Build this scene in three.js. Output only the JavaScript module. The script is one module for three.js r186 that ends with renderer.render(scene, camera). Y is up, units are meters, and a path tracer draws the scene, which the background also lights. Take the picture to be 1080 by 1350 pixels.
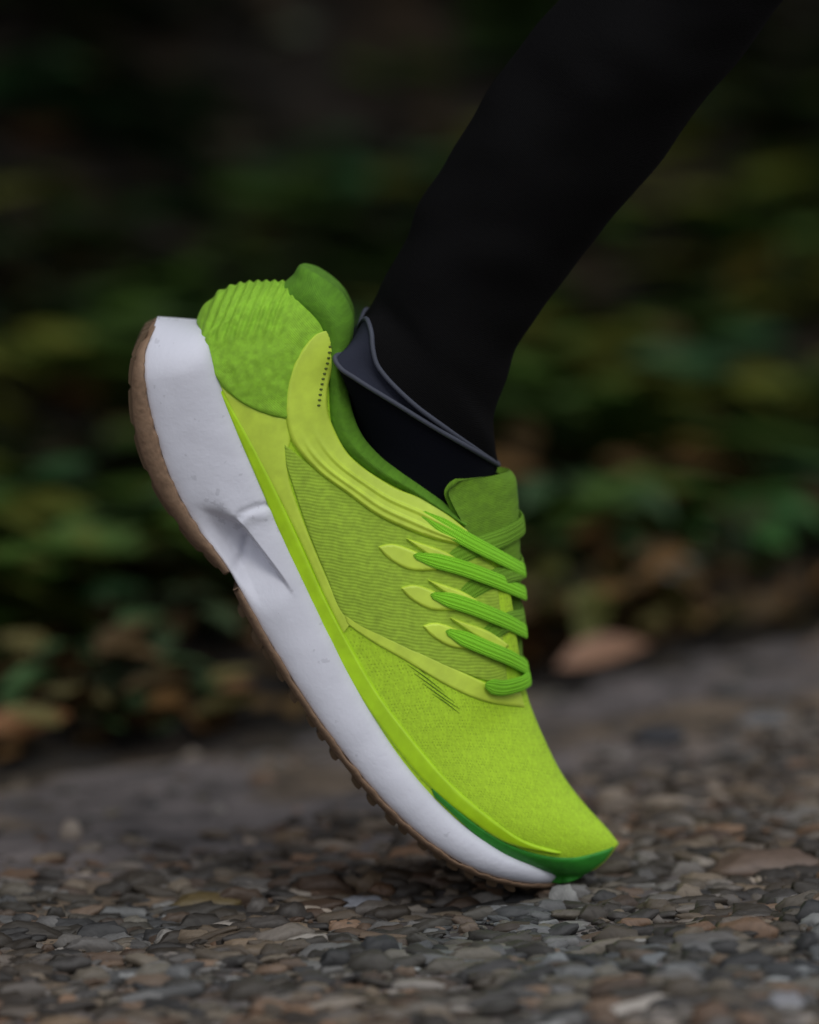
import * as THREE from 'three';
import { mergeGeometries, mergeVertices } from 'three/addons/utils/BufferGeometryUtils.js';
import { createNoise3D, createNoise2D } from 'simplex-noise';

// ---------------------------------------------------------------- camera, sky, sun, exposure
const W = 1080, H = 1350, F = 7650;                       // photograph size, focal length in its pixels
const camera = new THREE.PerspectiveCamera(2 * Math.atan(675 / F) * 180 / Math.PI, W / H, 0.05, 200);
camera.position.set(0, 0.5, 2.5);
camera.rotation.set(-7.6 * Math.PI / 180, 0, -2.2 * Math.PI / 180, 'YXZ');
camera.focus = 2.47; camera.userData.fStop = 3.7;
camera.updateMatrixWorld(true); camera.updateProjectionMatrix();

const scene = new THREE.Scene();
const skyData = (() => {
  const w = 128, h = 64, d = new Float32Array(w * h * 4);
  for (let j = 0; j < h; j++) for (let i = 0; i < w; i++) {
    const el = ((j + 0.5) / h - 0.5) * Math.PI, k = (j * w + i) * 4;
    const az = (i + 0.5) / w * Math.PI * 2;
    const up = Math.max(0, Math.sin(el)), l = (el < 0 ? 0.05 : 0.42 + 0.75 * up) * (1 + 0.05 * Math.sin(az * 3) * Math.cos(el) ** 2);
    d[k] = l * 0.96; d[k + 1] = l * 0.99; d[k + 2] = l * 1.09; d[k + 3] = 1;
  }
  const t = new THREE.DataTexture(d, w, h, THREE.RGBAFormat, THREE.FloatType);
  t.mapping = THREE.EquirectangularReflectionMapping; t.magFilter = t.minFilter = THREE.LinearFilter; t.needsUpdate = true;
  return t;
})();
scene.background = skyData; scene.environment = skyData;
const sun = new THREE.DirectionalLight(new THREE.Color(1, 0.97, 0.92), 0.9);
sun.position.set(1.2, 4.2, 3.4); sun.target.position.set(0, 0.1, 0);
sun.castShadow = true; sun.shadow.radius = 40; sun.shadow.mapSize.set(2048, 2048);
Object.assign(sun.shadow.camera, { left: -3, right: 3, top: 3, bottom: -3, near: 0.1, far: 20 });
scene.add(sun, sun.target);
const renderer = new THREE.WebGLRenderer({ antialias: true });
renderer.setSize(819, 1024);
renderer.toneMapping = THREE.LinearToneMapping; renderer.toneMappingExposure = 0.95;
renderer.shadowMap.enabled = true;

// ---------------------------------------------------------------- helpers
let seed = 12345;
const rnd = () => { seed = (seed * 1664525 + 1013904223) >>> 0; return seed / 4294967296; };
const rr = (a, b) => a + (b - a) * rnd();
const n2 = createNoise2D(rnd), n3 = createNoise3D(rnd);
const clamp = (x, a, b) => Math.min(b, Math.max(a, x)), lerp = (a, b, t) => a + (b - a) * t;
const sst = (a, b, x) => { const t = clamp((x - a) / (b - a), 0, 1); return t * t * (3 - 2 * t); };
const V = (x, y, z) => new THREE.Vector3(x, y, z);
const camP = camera.position.clone();
function ray(px, py) { return V(px / W * 2 - 1, 1 - py / H * 2, 0.5).unproject(camera).sub(camP).normalize(); }
function U(px, py, z = 0) { const d = ray(px, py); return camP.clone().addScaledVector(d, (z - camP.z) / d.z); }   // traced outline point in the shoe's own upright plane
function toPx(v) { const q = v.clone().project(camera); return [(q.x + 1) / 2 * W, (1 - q.y) / 2 * H]; }
function spline(pts) {                                    // Catmull-Rom through n-dimensional points, parameter 0..n-1
  const n = pts.length, m = pts[0].length;
  return (t) => {
    t = clamp(t, 0, n - 1); const i = Math.min(n - 2, Math.floor(t)), f = t - i;
    const a = pts[Math.max(0, i - 1)], b = pts[i], c = pts[i + 1], d = pts[Math.min(n - 1, i + 2)], o = [];
    for (let k = 0; k < m; k++) o.push(0.5 * (2 * b[k] + (c[k] - a[k]) * f + (2 * a[k] - 5 * b[k] + 4 * c[k] - d[k]) * f * f + (3 * b[k] - a[k] - 3 * c[k] + d[k]) * f ** 3));
    return o;
  };
}
function arc(pts, N = 200) {                              // the same curve by arc length, parameter 0..1
  const s = spline(pts), n = pts.length - 1, P = [s(0)], L = [0];
  for (let i = 1; i <= N; i++) { const p = s(i / N * n); L.push(L[i - 1] + Math.hypot(...p.map((x, k) => x - P[i - 1][k]))); P.push(p); }
  return (u) => {
    const l = clamp(u, 0, 1) * L[N]; let i = 1; while (i < N && L[i] < l) i++;
    const f = (l - L[i - 1]) / Math.max(1e-9, L[i] - L[i - 1]); return P[i].map((x, k) => lerp(P[i - 1][k], x, f));
  };
}
function gridGeo(G, { keep, flip = false, closeV = false } = {}) {       // G[i][j] = Vector3
  const ni = G.length, nj = G[0].length, p = [], uv = [], ix = [];
  for (const r of G) for (const v of r) { p.push(v.x, v.y, v.z); uv.push(v.x + v.z * 0.3, v.y + v.z * 0.25); }
  for (let i = 0; i < ni - 1; i++) for (let j = 0; j < nj - (closeV ? 0 : 1); j++) {
    if (keep && !keep(i, j)) continue;
    const j2 = (j + 1) % nj, a = i * nj + j, b = (i + 1) * nj + j, c = (i + 1) * nj + j2, d = i * nj + j2;
    if (flip) ix.push(a, c, b, a, d, c); else ix.push(a, b, c, a, c, d);
  }
  const g = new THREE.BufferGeometry();
  g.setAttribute('position', new THREE.Float32BufferAttribute(p, 3)); g.setAttribute('uv', new THREE.Float32BufferAttribute(uv, 2)); g.setIndex(ix);
  return g;
}
function finish(g, merge = true) { if (merge) g = mergeVertices(g, 1e-5); g.computeVertexNormals(); return g; }
function mirrorGeo(g) {                                   // the far side of the shoe: z turned round
  const m = g.clone(), p = m.attributes.position, ix = m.index.array;
  for (let i = 0; i < p.count; i++) p.setZ(i, -p.getZ(i));
  for (let i = 0; i < ix.length; i += 3) { const t = ix[i]; ix[i] = ix[i + 1]; ix[i + 1] = t; }
  return m;
}
function add(name, geo, mat, parent, origin) {            // geo in world metres; parent thing stands at origin
  if (origin) geo.translate(-origin.x, -origin.y, -origin.z);
  const m = new THREE.Mesh(geo, mat); m.name = name; m.castShadow = m.receiveShadow = true; (parent || scene).add(m); return m;
}
const used = {};
const numbered = (n) => { const k = used[n] = (used[n] ?? -1) + 1; return k ? n + '_' + String(k).padStart(3, '0') : n; };
function tag(o, label, category, group, kind) { if (label) o.userData.label = label; if (category) o.userData.category = category; if (group) o.userData.group = group; if (kind) o.userData.kind = kind; return o; }
function thing(name, pos) { const g = new THREE.Group(); g.name = numbered(name); g.position.copy(pos); scene.add(g); return g; }

// textures: tileable value noise, computed per texel
function tileNoise(sz, s) {
  const r = []; let q = s; for (let i = 0; i < sz * sz; i++) { q = (q * 1664525 + 1013904223) >>> 0; r.push(q / 4294967296); }
  return (x, y) => { x = ((x % sz) + sz) % sz; y = ((y % sz) + sz) % sz; const i = Math.floor(x), j = Math.floor(y), u = x - i, v = y - j, a = u * u * (3 - 2 * u), b = v * v * (3 - 2 * v), i1 = (i + 1) % sz, j1 = (j + 1) % sz; return lerp(lerp(r[j * sz + i], r[j * sz + i1], a), lerp(r[j1 * sz + i], r[j1 * sz + i1], a), b); };
}
function tex(size, metres, srgb, fn) {                    // fn(u,v) -> [r,g,b] 0..1
  const d = new Uint8Array(size * size * 4);
  for (let j = 0; j < size; j++) for (let i = 0; i < size; i++) { const c = fn(i / size, j / size), k = (j * size + i) * 4; d[k] = clamp(c[0], 0, 1) * 255; d[k + 1] = clamp(c[1], 0, 1) * 255; d[k + 2] = clamp(c[2], 0, 1) * 255; d[k + 3] = 255; }
  const t = new THREE.DataTexture(d, size, size, THREE.RGBAFormat); t.wrapS = t.wrapT = THREE.RepeatWrapping; t.magFilter = THREE.LinearFilter; t.minFilter = THREE.LinearMipmapLinearFilter; t.generateMipmaps = true;
  if (srgb) t.colorSpace = THREE.SRGBColorSpace; t.repeat.set(1 / metres, 1 / metres); t.needsUpdate = true; return t;
}
const fbm = (s0, base) => { const a = tileNoise(base, s0), b = tileNoise(base * 2, s0 + 1), c = tileNoise(base * 4, s0 + 2), d = tileNoise(base * 8, s0 + 3); return (u, v) => 0.5 * a(u * base, v * base) + 0.27 * b(u * base * 2, v * base * 2) + 0.15 * c(u * base * 4, v * base * 4) + 0.08 * d(u * base * 8, v * base * 8); };
const g1 = (x) => [x, x, x];
const nA = fbm(11, 8), nB = fbm(23, 16), nC = fbm(37, 32);
const T = {
  knit: tex(512, 0.030, false, (u, v) => { const q = v * 22 + 0.12 * Math.sin(u * 6.283 * 3) + u * 5, s = 0.5 + 0.5 * Math.sin(q * 6.283), f = 0.5 + 0.5 * Math.sin(u * 6.283 * 40 + Math.floor(q) * 3.14159); return g1(0.55 * s + 0.25 * s * f + 0.2 * nC(u, v)); }),
  knitC: tex(512, 0.030, true, (u, v) => { const q = v * 22 + 0.12 * Math.sin(u * 6.283 * 3) + u * 5, s = 0.5 + 0.5 * Math.sin(q * 6.283), m = 0.92 + 0.04 * s * (0.4 + nA(u, v)) + 0.2 * (nB(u, v) - 0.5); return g1(m); }),
  vamp: tex(512, 0.021, true, (u, v) => { const X = u * 12, Y = v * 12, o = Math.floor(Y) % 2 ? 0.5 : 0, fx = (X + o) % 1 - 0.5, fy = Y % 1 - 0.5, hole = sst(0.26, 0.14, Math.hypot(fx, fy)); return g1(0.94 - 0.13 * hole * sst(0.35, 0.6, nA(u, v)) + 0.16 * (nB(u, v) - 0.45)); }),
  weave: tex(512, 0.020, false, (u, v) => g1(0.4 * (0.5 + 0.5 * Math.sin(u * 6.283 * 20) * Math.sin(v * 6.283 * 20)) + 0.6 * nC(u, v))),
  mottle: tex(256, 0.030, true, (u, v) => g1(0.86 + 0.2 * (nB(u, v) - 0.3))),
  fine: tex(256, 0.05, true, (u, v) => g1(0.92 + 0.14 * (nA(u, v) - 0.4))),
  foam: tex(512, 0.05, false, (u, v) => g1(0.5 * nC(u, v) + 0.5 * nA(u, v))),
  foamC: tex(512, 0.16, true, (u, v) => { const a = nA(u, v), b = nC(u, v), sp = b > 0.78 ? 0.93 : 1; const d = (0.97 + 0.06 * (a - 0.5)) * sp; return [d, d, d]; }),
  lace: tex(256, 0.006, false, (u, v) => g1(0.5 + 0.5 * Math.sin((u + v) * 6.283 * 4) * Math.sin((u - v) * 6.283 * 4))),
  rough: tex(512, 0.6, false, (u, v) => g1(nC(u, v) * 0.6 + nB(u, v) * 0.4)),
  mud: tex(1024, 1.1, true, (u, v) => { const a = nA(u, v), b = nC(u * 2, v * 2), c = nB(u, v); const m = 0.72 + 0.5 * (b - 0.5) + 0.35 * (c - 0.5), w = sst(0.42, 0.6, a); return [m * lerp(0.50, 0.56, w), m * lerp(0.48, 0.50, w), m * lerp(0.48, 0.42, w)]; }),
  soil: tex(512, 0.9, true, (u, v) => { const a = nA(u, v), b = nC(u, v), m = 0.5 + 0.9 * (b - 0.4); return [m * lerp(0.36, 0.28, a), m * lerp(0.27, 0.26, a), m * 0.15]; }),
};
const lin = (r, g, b) => new THREE.Color().setRGB(r, g, b);
const std = (c, rough, o = {}) => new THREE.MeshStandardMaterial({ color: lin(...c), roughness: rough, ...o });
const phys = (c, rough, o = {}) => new THREE.MeshPhysicalMaterial({ color: lin(...c), roughness: rough, ...o });
const M = {
  upper: phys([0.50, 0.80, 0.022], 0.72, { map: T.vamp, bumpMap: T.vamp, bumpScale: 0.0004, sheen: 0.3, sheenRoughness: 0.5, sheenColor: lin(0.5, 0.8, 0.1) }),
  mesh: phys([0.38, 0.58, 0.04], 0.85, { map: T.knitC, bumpMap: T.knit, bumpScale: 0.00013 }),
  counter: phys([0.34, 0.68, 0.035], 0.8, { map: T.mottle, bumpMap: T.weave, bumpScale: 0.0004 }),
  lining: phys([0.13, 0.34, 0.014], 0.9, { map: T.mottle, bumpMap: T.weave, bumpScale: 0.0003 }),
  film: phys([0.68, 0.9, 0.075], 0.45, { map: T.fine }),
  band: phys([0.52, 0.86, 0.012], 0.4, { map: T.fine }),
  guard: phys([0.03, 0.30, 0.02], 0.55, { map: T.mottle }),
  tongue: phys([0.17, 0.36, 0.012], 0.85, { map: T.mottle, bumpMap: T.weave, bumpScale: 0.0003 }),
  lace: phys([0.26, 0.72, 0.012], 0.7, { bumpMap: T.lace, bumpScale: 0.0004 }),
  laceDark: phys([0.17, 0.38, 0.012], 0.8, { bumpMap: T.lace, bumpScale: 0.0004 }),
  slit: std([0.10, 0.20, 0.01], 0.9),
  stitch: std([0.10, 0.14, 0.02], 0.8),
  foam: phys([0.72, 0.73, 0.80], 0.62, { map: T.foamC, bumpMap: T.foam, bumpScale: 0.0002 }),
  rubber: phys([0.30, 0.19, 0.115], 0.75, { map: T.mottle, bumpMap: T.foam, bumpScale: 0.0004 }),
  lug: phys([0.17, 0.11, 0.06], 0.75, { map: T.mottle }),
  tights: phys([0.0055, 0.0054, 0.0056], 0.95, { specularIntensity: 0.12, bumpMap: T.weave, bumpScale: 0.0004 }),
  sock: phys([0.005, 0.0056, 0.009], 0.95, { specularIntensity: 0.15, bumpMap: T.weave, bumpScale: 0.0002 }),
  cuff: phys([0.024, 0.027, 0.042], 0.8, { specularIntensity: 0.3, bumpMap: T.weave, bumpScale: 0.0002 }),
  trim: std([0.055, 0.062, 0.085], 0.7),
};

// ---------------------------------------------------------------- ground, path, bank
const e0 = groundHit(0, 992), e1 = groundHit(1080, 808);
function groundHit(px, py, y = 0) { const d = ray(px, py); return camP.clone().addScaledVector(d, (y - camP.y) / d.y); }
const eDir = e1.clone().sub(e0).normalize(), eNor = V(eDir.z, 0, -eDir.x);      // eNor points away from the path
const dist = (x, z) => (x - e0.x) * eNor.x + (z - e0.z) * eNor.z;
const along = (x, z) => (x - e0.x) * eDir.x + (z - e0.z) * eDir.z;
const edgeWob = (s) => 0.020 * n2(s * 4, 3.3) + 0.012 * n2(s * 13, 7.7);
function height(x, z) {
  const d = dist(x, z) + edgeWob(along(x, z));
  let h = 0.004 * n2(x * 6, z * 6) - 0.012;
  if (d > 0) h += 0.018 * sst(0, 0.08, d) + 0.95 * sst(0.12, 2.4, d) * Math.min(1, d / 1.2) + sst(0, 0.3, d) * (0.05 * n2(x * 2.2, z * 2.2) + 0.02 * n2(x * 7, z * 7)) + 1.2 * sst(2, 9, d);
  return h;
}
{
  const xs = []; for (let i = -110; i <= 110; i++) xs.push(Math.sinh(i / 110 * 4.6) * 1.2);
  const G = xs.map((x) => xs.map((zz) => V(x, height(x, zz - 1.2), zz - 1.2)));
  const g = finish(gridGeo(G, { flip: true }), false); const p = g.attributes.position, uv = g.attributes.uv; for (let i = 0; i < p.count; i++) uv.setXY(i, p.getX(i), p.getZ(i));
  tag(add('ground', g, std([0.55, 0.5, 0.5], 0.95, { map: T.soil, bumpMap: T.rough, bumpScale: 0.02 })), null, null, null, 'structure');
}
function pathH(x, z) { return 0.0045 * n2(x * 5, z * 5) + 0.0025 * n2(x * 17, z * 17) - 0.003 - 0.012 * sst(-0.12, 0.0, dist(x, z) + edgeWob(along(x, z))); }
{
  const G = []; const ss = []; for (let i = -150; i <= 150; i++) ss.push(Math.sinh(i / 150 * 3.6) * 0.9);
  for (const s of ss) { const r = []; for (let j = 0; j <= 110; j++) { const d = -5 * Math.pow(j / 110, 2.2) - edgeWob(s) + 0.0; const x = e0.x + eDir.x * s + eNor.x * d, z = e0.z + eDir.z * s + eNor.z * d; r.push(V(x, pathH(x, z), z)); } G.push(r); }
  let g = finish(gridGeo(G), false); const p = g.attributes.position, uv = g.attributes.uv; for (let i = 0; i < p.count; i++) uv.setXY(i, p.getX(i), p.getZ(i));
  if (g.attributes.normal.getY(1000) < 0) { const ix = g.index.array; for (let i = 0; i < ix.length; i += 3) { const t = ix[i]; ix[i] = ix[i + 1]; ix[i + 1] = t; } g.computeVertexNormals(); }
  tag(add('path', g, std([1.0, 0.93, 0.87], 0.85, { map: T.mud, bumpMap: T.rough, bumpScale: 0.006 })), null, null, null, 'structure');
}
function surfaceAt(px, py) {                               // where the view through (px, py) meets the ground
  const d = ray(px, py); let t = 1.5;
  for (let i = 0; i < 4000; i++) { const p = camP.clone().addScaledVector(d, t); const on = dist(p.x, p.z) + edgeWob(along(p.x, p.z)) < 0 ? pathH(p.x, p.z) : height(p.x, p.z); if (p.y <= on) { p.y = on; return p; } t += 0.004; }
  return camP.clone().addScaledVector(d, 6);
}
// loose stones
seed = 4242;
function stoneGeo(k, flat) {
  const g = new THREE.IcosahedronGeometry(1, 2), p = g.attributes.position, v = V();
  for (let i = 0; i < p.count; i++) {
    v.fromBufferAttribute(p, i); let r = 1 + 0.26 * n3(v.x * 1.1 + k * 9, v.y * 1.1, v.z * 1.1) + 0.09 * n3(v.x * 3 + k, v.y * 3, v.z * 3);
    v.multiplyScalar(r); for (let c = 0; c < 3; c++) { const q = ((k * 7 + c * 3) % 5) * 0.07 + 0.80; if (v.getComponent(c) > q) v.setComponent(c, q + (v.getComponent(c) - q) * 0.4); }
    p.setXYZ(i, v.x, v.y * flat, v.z);
  }
  g.deleteAttribute('uv'); const m = mergeVertices(g, 1e-4); m.computeVertexNormals(); const uvs = []; const pp = m.attributes.position; for (let i = 0; i < pp.count; i++) uvs.push(pp.getX(i) * 0.02 + pp.getY(i) * 0.01, pp.getZ(i) * 0.02); m.setAttribute('uv', new THREE.Float32BufferAttribute(uvs, 2)); return m;
}
const stoneMat = std([1.32, 1.18, 1.02], 0.62, { map: T.mottle, bumpMap: T.rough, bumpScale: 0.002 });
const stoneShapes = [stoneGeo(1, 0.62), stoneGeo(2, 0.52), stoneGeo(3, 0.75), stoneGeo(4, 0.45)];
function stoneColor(c) {
  const q = rnd(), l = Math.pow(rnd(), 2.0) * 1.1;
  if (q < 0.36) { const v = 0.022 + 0.13 * l; c.setRGB(v * 1.04, v * 1.0, v * 0.97); }
  else if (q < 0.8) { const v = 0.022 + 0.11 * l; c.setRGB(v * 1.15, v * 0.98, v * 0.76); }
  else if (q < 0.94) { const v = 0.035 + 0.11 * l; c.setRGB(v * 1.4, v * 0.95, v * 0.65); }
  else { const v = 0.13 + 0.2 * l; c.setRGB(v, v * 0.97, v * 0.93); }
  return c;
}
stoneShapes.forEach((sg, k) => {
  const N = 17000, im = new THREE.InstancedMesh(sg, stoneMat, N), o = new THREE.Object3D(), c = new THREE.Color();
  for (let i = 0; i < N; i++) {
    let x, z; for (let q = 0; q < 40; q++) { x = rr(-0.75, 0.75); z = rr(-1.15, 0.6); const d = dist(x, z); if (d < -0.02 && (d < -0.36 || rnd() < 0.05 + 0.5 * sst(-0.2, -0.36, d))) break; }
    const far = dist(x, z), r = (0.0009 + 0.0040 * Math.pow(rnd(), 4.2)) * lerp(1, 0.6, sst(-0.36, -0.2, far));
    o.position.set(x, pathH(x, z) + r * rr(0.0, 0.35), z); o.rotation.set(rr(-0.4, 0.4), rr(-0.45, 0.45) + (rnd() < 0.5 ? Math.PI : 0), rr(-0.25, 0.25)); o.scale.set(r * rr(1.3, 3.3), r * rr(1.0, 2.2), r * rr(0.8, 1.2)); o.updateMatrix();
    im.setMatrixAt(i, o.matrix); stoneColor(c); const tint = n2(x * 7 + 5, z * 5) * 0.5 + n2(x * 2.5, z * 2) * 0.5; c.r *= 1 + 0.28 * tint; c.b *= 1 - 0.3 * tint; im.setColorAt(i, c);
  }
  im.name = numbered('gravel'); im.castShadow = im.receiveShadow = true; tag(im, ['flat dark grey gravel chips scattered over the path', 'thin slate chips scattered over the path', 'rounded small grit stones scattered over the path', 'brown and grey gravel flakes scattered over the path'][k], 'gravel', null, 'stuff'); scene.add(im);
});

// ---------------------------------------------------------------- the running shoe
const BASE = U(735, 1184, 0); BASE.y = 0;
const shoe = thing('running_shoe', BASE);
tag(shoe, 'neon yellow running shoe with thick white sole, pushing off on its toe on the gravel', 'running shoe');
const PP = (name, g, m) => { const f = mirrorGeo(g); f.computeVertexNormals(); P(name, g, m); P(name, f, m); };   // a sheet on the near side and its twin on the far side
const P = (name, g, m, parent = shoe) => { const o = add(name, g, m, null, BASE); scene.remove(o); parent.add(o); return o; };

// upper: stations from heel (0) to toe (16): bottom edge x,y - top edge x,y - half-width of the top edge
const ST = spline([
  [262, 440, 378, 384, 0.026], [270, 462, 400, 402, 0.027], [285, 503, 428, 440, 0.028], [313, 570, 434, 505, 0.028], [345, 640, 442, 572, 0.029], [378, 715, 482, 617, 0.029], [410, 785, 542, 652, 0.028],
  [440, 850, 612, 694, 0.026], [470, 905, 662, 742, 0.020], [495, 950, 676, 800, 0.017], [520, 990, 684, 858, 0.013], [548, 1025, 695, 915, 0], [580, 1060, 715, 968, 0], [615, 1092, 742, 1022, 0], [655, 1122, 772, 1062, 0], [695, 1147, 800, 1092, 0], [736, 1168, 816, 1112, 0]]);
const WID = spline([[0.034], [0.034], [0.035], [0.0355], [0.036], [0.0365], [0.0375], [0.039], [0.041], [0.043], [0.0445], [0.0455], [0.0455], [0.0445], [0.043], [0.040], [0.036]]);
const roundHeel = (t, L) => t >= L ? 1 : Math.sqrt(Math.max(0, 1 - (1 - t / L) ** 2));
const roundToe = (t, end, L) => t <= end - L ? 1 : Math.sqrt(Math.max(0, 1 - ((t - end + L) / L) ** 2));
function nearUpper(t, v) {
  const [bx, by, cx, cy, rz0] = ST(t), rnd1 = roundHeel(t, 2.4), rt = roundToe(t, 16, 3.6), open = t < 10.98;
  const w = WID(t)[0] * rnd1 * rt, rz = open ? Math.max(0, rz0) * rnd1 : 0, e = lerp(0.85, 0.5, sst(5, 11, t));
  const b3 = U(bx, by, 0.038), c3 = U(cx, cy, Math.max(0, rz0));
  const bulge = (0.0085 * (1 - sst(0, 2.2, t)) * Math.sin(Math.PI * Math.pow(v, 0.75)) * 1) * 1, toeB = 0.006 * sst(13.5, 16, t) * Math.sin(Math.PI * v);
  const dx = c3.x - b3.x, dy = c3.y - b3.y, L = Math.hypot(dx, dy) || 1;
  const z = rz + (w - rz) * Math.pow(Math.max(0, 1 - v * v), e) + 0.0012 * rt * rnd1 * Math.sin(Math.PI * Math.min(1, v * 1.6)) ;
  return V(b3.x + dx * v - dy / L * bulge + dy / L * toeB, b3.y + dy * v + dx / L * bulge - dx / L * toeB, z);
}
const tSamples = []; for (let i = 0; i <= 170; i++) { const s = i / 170; tSamples.push(16 * (0.5 - 0.5 * Math.cos(Math.PI * Math.pow(s, 1)) * 1) * 0.45 + 16 * s * 0.55); }
const vSamples = []; for (let j = 0; j <= 44; j++) { const q = j / 44; vSamples.push(1 - Math.pow(1 - q, 1.8)); }
const UG = tSamples.map((t) => vSamples.map((v) => nearUpper(t, v)));
{
  const near = gridGeo(UG); { const uv = near.attributes.uv, nj = vSamples.length; for (let i = 0; i < tSamples.length; i++) for (let j = 0; j < nj; j++) uv.setXY(i * nj + j, tSamples[i] * 0.0195, vSamples[j] * 0.10); }
  const g = mergeGeometries([near, mirrorGeo(near)]);
  P('upper', finish(g), M.upper);
}
// look-up from the side view onto the surfaces built so far
const mapP = new Float32Array(W * H * 6), mapZ = new Float32Array(W * H).fill(-1e9);
function raster(G, flipN = 1) {
  const g = gridGeo(G); g.computeVertexNormals(); const p = g.attributes.position, n = g.attributes.normal, ix = g.index.array, S = [];
  for (let i = 0; i < p.count; i++) S.push(toPx(V().fromBufferAttribute(p, i)));
  for (let k = 0; k < ix.length; k += 3) {
    const [a, b, c] = [ix[k], ix[k + 1], ix[k + 2]], [x0, y0] = S[a], [x1, y1] = S[b], [x2, y2] = S[c], D = (y1 - y2) * (x0 - x2) + (x2 - x1) * (y0 - y2); if (Math.abs(D) < 1e-6) continue;
    for (let y = Math.max(0, Math.floor(Math.min(y0, y1, y2))); y <= Math.min(H - 1, Math.max(y0, y1, y2)); y++) for (let x = Math.max(0, Math.floor(Math.min(x0, x1, x2))); x <= Math.min(W - 1, Math.max(x0, x1, x2)); x++) {
      const l0 = ((y1 - y2) * (x - x2) + (x2 - x1) * (y - y2)) / D, l1 = ((y2 - y0) * (x - x2) + (x0 - x2) * (y - y2)) / D, l2 = 1 - l0 - l1; if (l0 < -0.01 || l1 < -0.01 || l2 < -0.01) continue;
      const z = l0 * p.getZ(a) + l1 * p.getZ(b) + l2 * p.getZ(c), q = y * W + x; if (z < mapZ[q]) continue; mapZ[q] = z;
      for (let m = 0; m < 3; m++) { mapP[q * 6 + m] = l0 * p.getComponent(a, m) + l1 * p.getComponent(b, m) + l2 * p.getComponent(c, m); mapP[q * 6 + 3 + m] = flipN * (l0 * n.getComponent(a, m) + l1 * n.getComponent(b, m) + l2 * n.getComponent(c, m)); }
    }
  }
}
{ const g = gridGeo(UG); g.computeVertexNormals(); let s = 0; for (let i = 0; i < g.attributes.normal.count; i++) s += g.attributes.normal.getZ(i); raster(UG, Math.sign(s)); console.log('normal sign', Math.sign(s)); }
function on(px, py) {
  const x0 = Math.floor(px), y0 = Math.floor(py), fx = px - x0, fy = py - y0, o = [0, 0, 0, 0, 0, 0]; let w = 0;
  for (const [i, j, k] of [[0, 0, (1 - fx) * (1 - fy)], [1, 0, fx * (1 - fy)], [0, 1, (1 - fx) * fy], [1, 1, fx * fy]]) { const q = (y0 + j) * W + x0 + i; if (mapZ[q] > -1e8) { w += k; for (let m = 0; m < 6; m++) o[m] += k * mapP[q * 6 + m]; } }
  if (w > 0.999) return [V(o[0], o[1], o[2]), V(o[3], o[4], o[5]).normalize()];
  let best = 1e9, bq = -1; for (let r = 1; r < 70 && best > r * r; r++) for (let a = -r; a <= r; a++) for (const [x, y] of [[x0 + a, y0 - r], [x0 + a, y0 + r], [x0 - r, y0 + a], [x0 + r, y0 + a]]) { const q = y * W + x; if (mapZ[q] > -1e8) { const d = (x - px) ** 2 + (y - py) ** 2; if (d < best) { best = d; bq = q; } } }
  const p = V(mapP[bq * 6], mapP[bq * 6 + 1], mapP[bq * 6 + 2]), u = U(px, py, p.z); p.x = lerp(p.x, u.x, 1); p.y = lerp(p.y, u.y, 1);
  return [p, V(mapP[bq * 6 + 3], mapP[bq * 6 + 4], mapP[bq * 6 + 5]).normalize()];
}
// a sheet laid on the upper between two traced edges, with a rounded edge of its own thickness
function patchGeo(E0, E1, { na = 60, nb = 20, th = 0.0008, relief, both = true, ends = true } = {}) {
  const a0 = arc(E0), a1 = arc(E1), G = [], bs = [], as = [];
  const ramp = [0, 0.25, 0.5, 0.75];
  for (let j = 0; j <= nb; j++) bs.push(j / nb); for (let i = 0; i <= na; i++) as.push(i / na);
  for (const a of as) {
    const p = a0(a), q = a1(a), wd = Math.hypot(p[0] - q[0], p[1] - q[1]), r = [];
    const bl = wd < 12 ? bs : [...ramp.map((x) => x * 3.2 / wd), ...bs.filter((b) => b * wd > 3.3 && (1 - b) * wd > 3.3), ...ramp.slice().reverse().map((x) => 1 - x * 3.2 / wd)];
    const row = []; for (let j = 0; j <= nb + 8; j++) row.push(bl[Math.min(bl.length - 1, Math.round(j * (bl.length - 1) / (nb + 8)))]);
    for (const b of row) {
      const x = lerp(p[0], q[0], b), y = lerp(p[1], q[1], b), [s, n] = on(x, y);
      const d = Math.min(b * wd, (1 - b) * wd, ends ? a * 200 + 0 : 9, ends ? (1 - a) * 200 : 9), e = Math.sqrt(clamp(d / 3.2, 0, 1));
      r.push(s.addScaledVector(n, -0.0004 + (th + 0.0004 + (relief ? relief(x, y, a, b) : 0)) * e));
    }
    G.push(r);
  }
  let g = gridGeo(G); g.computeVertexNormals(); let s = 0; for (let i = 0; i < g.attributes.normal.count; i++) s += g.attributes.normal.getZ(i);
  if (s < 0) g = gridGeo(G, { flip: true });
  return finish(g);
}
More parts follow.
